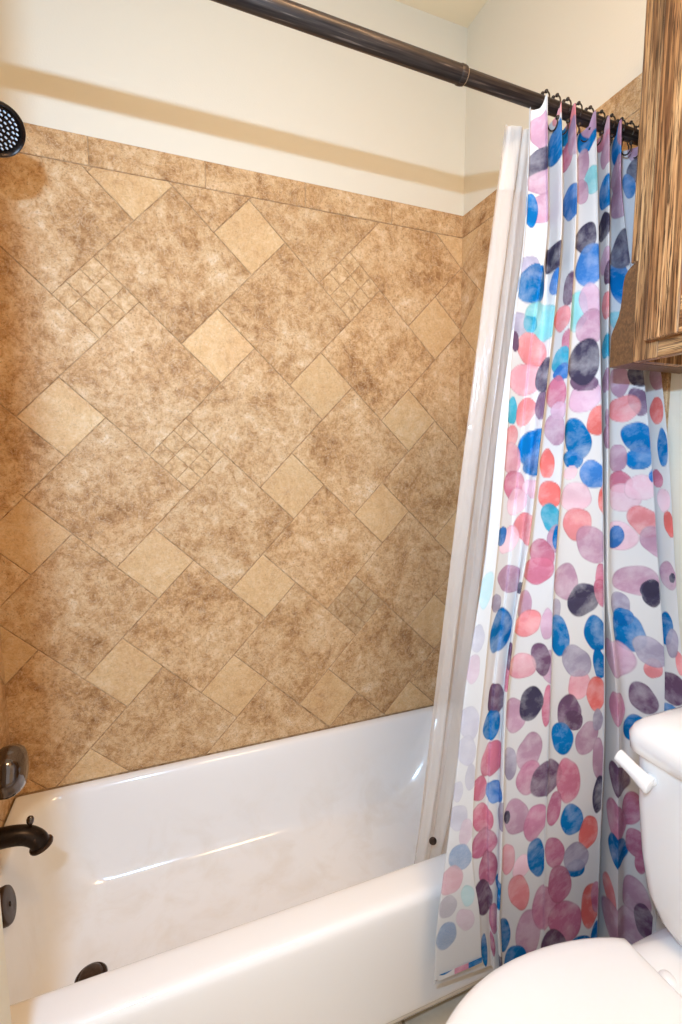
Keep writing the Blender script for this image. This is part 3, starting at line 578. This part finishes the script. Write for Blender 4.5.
# turned-up hem: a second layer just in front of the cloth along the bottom of the flap
nh = 14; hem = XYZ[-nh:].copy()
iu1 = int(np.searchsorted(UU, 1.0/24))
H = np.concatenate([hem[:, :iu1+1]], 1); H[...,1] -= .0035
Hc = np.concatenate([rgba[-nh-30:-30, :iu1+1]], 1).copy()
fr = np.linspace(0, 1, iu1+1)[::-1]
Hc[:, (fr > .35) & (fr < .68)] = (*lin(214,150,172), 1); Hc[:, fr >= .68] = (*lin(40,120,180), 1)     # the turned-up edge shows the printed face
Hu = np.concatenate([uv[-nh:, :iu1+1]], 1)
H2, Hc2, Hu2 = H[:, ::-1], Hc[:, ::-1], Hu[:, ::-1]
local(grid_mesh('turned_hem', H2, M_FABRIC, col=Hc2, uv=Hu2), curtain)

# --- clear liner: hangs from the same rod but drops inside the tub
liner = thing('shower_liner', 'translucent white vinyl shower liner hanging inside the tub behind the curtain', 'shower curtain', (1.2,-.66,.2))
nu, nz = 220, 160
uu = np.linspace(0,1,nu)[None]; tt = np.linspace(0,1,nz)[:,None]
z = 2.043 + (.30-2.043)*tt
def edge_x(z): return np.interp(z, [.30,.37,2.043], [.993,1.000,1.124])
x0 = edge_x(z); x1 = np.interp(z, [.30,.6], [1.30,1.42])
amp = .004 + .012*np.clip(uu*6,0,1)
wav = np.sin(uu*52 + 1.2*np.sin(tt*3)) + .4*np.sin(uu*97+tt*5)
X = x0 + (x1-x0)*uu + .006*np.cos(uu*52)*np.clip(uu*8,0,1)
yc = np.interp(z, [.20,.40,.44,2.043], [-.575,-.590,-.595,-.694])
Y = yc + amp*wav*np.interp(tt, [0,.15,1],[.5,1,1])
Y = np.minimum(Y, yc + .012); Y = np.where(z < .5, np.maximum(Y, -1) , Y)
LX = np.stack([X, Y, z+0*uu], -1)
local(grid_mesh('liner_sheet', LX, M_LINER), liner)
hm = LX[:12].copy(); hm[...,1] -= .002
local(grid_mesh('liner_top_hem', hm, M_LINER), liner)
bm = bmesh.new(); mg = Vector((1.0357, -0.612, 0.4228))
add_lathe(bm, mg, (-.3,-.9,.1), [(-.002,.0085),(0,.0095),(.003,.0095),(.0045,.008)], 20)
part('weight_magnet', bm, M_BRONZE2, liner, sharp=50)

# --- hooks: S wire over the rod with a bead at each end
def hook_mesh(front):
    bm = bmesh.new()
    P = []
    r = .0185
    for k in range(0, 13):
        a = math.radians(-35 + 250*k/12); P.append((0, -r*math.cos(a), RZ*0 + r*math.sin(a)))
    P += [(0,.012,-.028),(0,.004,-.040),(0,-.006,-.044),(0,-.013,-.037),(0,-.013,-.028)] if front else [(0,.014,-.026),(0,.012,-.036)]
    add_tube(bm, smooth_path(P, 4), .0015, 8)
    return bm
hooks_x = [1.172, 1.200, 1.228, 1.258, 1.290, 1.322, 1.352, 1.382, 1.410, 1.438]
hl = ['dark metal curtain hook at the free left end of the spotted curtain', 'second dark metal curtain hook from the left end of the curtain', 'third dark metal curtain hook from the left end of the curtain', None, None, None, None, None, None, None]
ordn = ['first','second','third','fourth','fifth','sixth','seventh','eighth','ninth','tenth']
proto = thing('curtain_hook', hl[0], 'curtain hook', (hooks_x[0],rody(hooks_x[0]),rodz(hooks_x[0])), 'curtain hooks along the rod')
wire = obj('hook_wire', hook_mesh(True), M_HOOK, proto, smooth=True)
beads = []
for k in range(3):
    a = math.radians(60 + 32*k); bm = bmesh.new(); bmesh.ops.create_uvsphere(bm, u_segments=12, v_segments=8, radius=.0036, matrix=Matrix.Translation((0, -.0192*math.cos(a), .0192*math.sin(a))))
    beads.append(obj('roller_bead', bm, M_HOOK, proto))
bm = bmesh.new(); bmesh.ops.create_uvsphere(bm, u_segments=12, v_segments=8, radius=.0042, matrix=Matrix.Translation((0, -.013, -.026)))
tip = obj('tip_ball', bm, M_HOOK, proto)
for k, hx in enumerate(hooks_x[1:], 1):
    c = proto.copy(); COL.objects.link(c); c.location = (hx, rody(hx), rodz(hx))
    c['label'] = '%s dark metal curtain hook from the left end of the curtain' % ordn[k]
    for ch in [wire, tip] + beads:
        d = ch.copy(); COL.objects.link(d); d.parent = c

# ------------------------------------------------------------------ toilet
TY = -1.122
toilet = thing('toilet', 'white toilet with closed lid beside the spotted curtain', 'toilet', (1.1, TY, 0))
bm = bmesh.new()     # tank: tapers downwards, front bowed
def tank_loop(z, hw, xf, r, bow=.016):
    P = rrect(xf, WX-.012, TY-hw, TY+hw, r, z, 7)
    out = []
    for x, y, zz in P:
        f = max(0, 1-((y-TY)/hw)**2); w = max(0, (WX-.012-x)/(WX-.012-xf))
        out.append((x - bow*f*w, y, zz))
    return out
TL = [tank_loop(.452,.110,1.335,.04), tank_loop(.462,.140,1.318,.05), tank_loop(.485,.158,1.305,.05), tank_loop(.525,.170,1.296,.042), tank_loop(.60,.179,1.290,.036), tank_loop(.70,.186,1.285,.032), tank_loop(.803,.190,1.283,.030)]
add_loft(bm, TL, True, True); part('tank', bm, M_PORC, toilet, sharp=60)
bm = bmesh.new()
def lid_loop(z, g, r): return tank_loop(z+.008, .203+g, 1.272-g, r*.85)
add_loft(bm, [lid_loop(.7955,-.005,.036), lid_loop(.799,0,.04), lid_loop(.826,.002,.04), lid_loop(.840,-.002,.045), lid_loop(.851,-.011,.05), lid_loop(.859,-.026,.055), lid_loop(.864,-.052,.06), lid_loop(.865,-.10,.05)], True, True)
part('tank_lid', bm, M_PORC, toilet, sharp=60)
# flush lever: pivot on the tank front near its tub-side end
bm = bmesh.new()
pv = Vector((1.281,-.976,.766))
add_lathe(bm, pv, (-1,0,0), [(0,.012),(.004,.012),(.012,.010)], 20)
lp = [(pv.x-.016, pv.y-.010, pv.z-.006), (pv.x-.017, pv.y-.004, pv.z-.004), (pv.x-.019, pv.y+.012, pv.z+.004), (pv.x-.023, pv.y+.032, pv.z+.015), (pv.x-.026, pv.y+.047, pv.z+.023), (pv.x-.027, pv.y+.052, pv.z+.025)]
add_tube(bm, smooth_path(lp, 6), [(.009 + .0090*math.sin(PI*.5*min(1,i/5)))*(1-.30*min(1,i/16))*(1 if i < 28 else (.92,.75,.45)[i-28]) for i in range(31)], 16)
bm2 = part('flush_lever', bm, M_LEVER, toilet)
# bowl
def egg(x_tip, x_back, hw, z, n=56, sq=.82, fr=.44):
    cx = x_back - (x_back-x_tip)*fr; out = []
    for k in range(n):
        a = 2*PI*k/n; ca, sa = math.cos(a), math.sin(a)
        if ca < 0: x = cx + (cx-x_tip)*ca
        else: x = cx + (x_back-cx)*(abs(ca)**sq)
        out.append((x, TY + hw*math.copysign(abs(sa)**(.92 if ca < 0 else sq), sa), z))
    return out
bm = bmesh.new()
add_loft(bm, [egg(.93,1.36,.105,.001), egg(.93,1.36,.105,.02), egg(.95,1.34,.092,.05), egg(.95,1.33,.09,.14), egg(.90,1.32,.115,.22), egg(.81,1.31,.158,.31), egg(.768,1.30,.182,.37), egg(.76,1.30,.187,.39), egg(.762,1.30,.185,.398), egg(.78,1.28,.165,.400)], True, True)
part('bowl', bm, M_PORC, toilet, sharp=60)
bm = bmesh.new()     # shelf behind the bowl that carries the tank
add_loft(bm, [tank_loop(z, h, xx, .03, 0) for z, h, xx in ((.30,.09,1.30),(.36,.12,1.26),(.40,.150,1.232),(.412,.155,1.228),(.418,.150,1.233),(.4525,.11,1.325))], True, True)
part('tank_shelf', bm, M_PORC, toilet, sharp=60)
bm = bmesh.new()
add_loft(bm, [egg(.748,1.268,.192,.4005), egg(.740,1.270,.198,.405), egg(.739,1.270,.199,.413), egg(.743,1.268,.196,.418)], True, True)
part('seat', bm, M_SEAT, toilet, sharp=60)
bm = bmesh.new()
def lidl(g, z):
    P = egg(.736+g, 1.373, .204-g, z, 72, 1.0, .555); xb = 1.246 - g*.3
    return [(min(x, xb), y, zz) for x, y, zz in P]
add_loft(bm, [lidl(.004,.4185), lidl(0,.422), lidl(0,.432), lidl(.004,.438), lidl(.012,.4415), lidl(.03,.4435), lidl(.08,.4455), lidl(.14,.4465)], True, True)
part('seat_lid', bm, M_SEAT, toilet, sharp=40)
for s in (1, -1):
    bm = bmesh.new(); add_lathe(bm, (1.262, TY+s*.078, .418), (0,0,1), [(0,.015),(.008,.014),(.014,.010),(.016,.004)], 20, su=1.2)
    part('hinge_cap', bm, M_SEAT, toilet)
bm = bmesh.new(); add_lathe(bm, (1.292, TY+.118, .40), (0,0,1), [(0,.010),(.024,.009),(.03,.005)], 16); part('tank_bolt_cap', bm, M_CAP, toilet)

# ------------------------------------------------------------------ cabinet over the toilet
XF = 1.300; CY1, CY0 = -.868, -1.42; CZ0, CZ1 = 1.552, 2.36
cab = thing('wall_cabinet', 'stained oak wall cabinet above the toilet', 'cabinet', (WX, (CY0+CY1)/2, CZ0))
XB = WX-.0005
for yy, nm in ((CY1-.018, 'side_panel'), (CY0, 'side_panel')):
    bm = bmesh.new(); add_box(bm, XF+.0185, XB, yy, yy+.018, CZ0, CZ1, .001); part(nm, bm, M_OAKZ, cab, smooth=False)
bm = bmesh.new(); add_box(bm, XF+.0185, XB, CY0+.0185, CY1-.0185, CZ0+.022, CZ0+.036); part('bottom_panel', bm, M_OAKX, cab, smooth=False)
bm = bmesh.new(); add_box(bm, XF+.0185, XB, CY0+.0185, CY1-.0185, CZ1-.016, CZ1); part('top_panel', bm, M_OAKX, cab, smooth=False)
bm = bmesh.new(); add_box(bm, XB-.008, XB, CY0+.0185, CY1-.0185, CZ0+.0365, CZ1-.0165); part('back_panel', bm, M_OAKZ, cab, smooth=False)
bm = bmesh.new(); add_box(bm, XB-.02, XB, CY0+.0185, CY1-.0185, CZ0, CZ0+.0215); part('hanging_rail', bm, M_OAKX, cab, smooth=False)
SW = .05
for y0, y1 in ((CY1-SW, CY1+.001), (CY0-.001, CY0+SW)):
    bm = bmesh.new(); add_box(bm, XF, XF+.018, y0, y1, CZ0, CZ1, .003, 3); part('frame_stile', bm, M_OAKZ, cab, smooth=False)
for z0, z1 in ((CZ0, CZ0+.045), (CZ1-.045, CZ1)):
    bm = bmesh.new(); add_box(bm, XF, XF+.018, CY0+SW+.0003, CY1-SW-.0003, z0, z1, .001); part('frame_rail', bm, M_OAKY, cab, smooth=False)
# cove moulding along the bottom of the tub-side end, its cut end flush with the front
bm = bmesh.new()
pf = [(0,CZ0),(.0485,CZ0),(.049,CZ0+.01),(.049,CZ0+.062),(.0455,CZ0+.072),(.0405,CZ0+.082),(.035,CZ0+.095),(.031,CZ0+.112),(.0292,CZ0+.135),(.028,CZ0+.158),(.025,CZ0+.170),(.019,CZ0+.178),(.011,CZ0+.184),(0,CZ0+.188)]
ya = CY1+.0012
A = [bm.verts.new((XF+.002, ya+a, b)) for a, b in pf]; B = [bm.verts.new((XB, ya+a, b)) for a, b in pf]
for k in range(len(pf)): bm.faces.new((A[k], A[(k+1)%len(pf)], B[(k+1)%len(pf)], B[k]))
bm.faces.new(A); bm.faces.new(list(reversed(B)))
part('cove_moulding', bm, M_OAKEND, cab, smooth=False)
bm = bmesh.new(); add_box(bm, XF+.003, XB, CY1+.0012, CY1+.0175, CZ0+.1885, CZ1, .003, 3); part('scribe_strip', bm, M_OAKZ, cab, smooth=False)
# overlay door, frame and panel
DY1, DY0, DZ0, DZ1 = CY1-.036, CY0+.042, 1.583, 2.33
DX0, DX1 = XF-.0195, XF-.0005
door = thing('tmp', 'x', 'x'); del door['label']; del door['category']; door.name = 'door'
door.location = (XF, DY0, DZ0); door.parent = cab; door.matrix_parent_inverse = Matrix.Translation(-cab.location)
def dpart(name, bm, m, **kw):
    o = obj(name, bm, m, None, **kw); o.parent = door; o.matrix_parent_inverse = Matrix.Translation(-door.location); return o
for y0, y1 in ((DY1-.062, DY1), (DY0, DY0+.062)):
    bm = bmesh.new(); add_box(bm, DX0, DX1, y0, y1, DZ0, DZ1, .003, 3); dpart('door_stile', bm, M_OAKZ2, smooth=False)
for z0, z1 in ((DZ0, DZ0+.062), (DZ1-.062, DZ1)):
    bm = bmesh.new(); add_box(bm, DX0+.0002, DX1, DY0+.0623, DY1-.0623, z0, z1, .002, 2); dpart('door_rail', bm, M_OAKY, smooth=False)
bm = bmesh.new(); add_box(bm, DX0+.008, DX1-.002, DY0+.0625, DY1-.0625, DZ0+.0625, DZ1-.0625); dpart('door_panel', bm, M_OAKZ, smooth=False)

# ------------------------------------------------------------------ light
def light(name, kind, loc, energy, color, **kw):
    d = bpy.data.lights.new(name, kind); d.energy = energy; d.color = color
    for k, v in kw.items(): setattr(d, k, v)
    o = bpy.data.objects.new(name, d); COL.objects.link(o); o.location = loc; return o
v = light('vanity_light', 'AREA', (.265,-1.60,1.727), 26.5, (0.43, 0.7, 1.05), shape='ELLIPSE', size=.13, size_y=.018)
v.rotation_euler = Vector((.15,1.6,-.10)).to_track_quat('-Z', 'Y').to_euler()
a = light('ceiling_fill', 'AREA', (.95,-1.75,CEIL-.03), 27, (1, 0.69, 0.4), shape='DISK', size=.6)  # added warm fill for the ambient level, not a known ceiling fixture
w = bpy.data.worlds.new('world'); SC.world = w; w.use_nodes = True
w.node_tree.nodes['Background'].inputs[0].default_value = (*(1, 0.96, 0.91), 1); w.node_tree.nodes['Background'].inputs[1].default_value = 0.82

# ------------------------------------------------------------------ camera
cd = bpy.data.cameras.new('camera'); cam = bpy.data.objects.new('camera', cd); COL.objects.link(cam)
R_ = Matrix([[0.933022, -0.359791, -0.004612], [0.043244, 0.099399, 0.994108], [0.357212, 0.927723, -0.1083]])      # rows: right, up, forward
m3 = Matrix((R_[0], R_[1], -R_[2])).transposed()
cam.matrix_world = Matrix.Translation(CAM) @ m3.to_4x4()
cd.sensor_fit = 'VERTICAL'; cd.sensor_height = 36; cd.lens = 36*474.481/1024
cd.clip_start = .01
SC.camera = cam
SC.view_settings.view_transform = 'Standard'; SC.view_settings.look = 'None'; SC.view_settings.gamma = 1
SC.view_settings.use_curve_mapping = False; SC.view_settings.exposure = 0.0
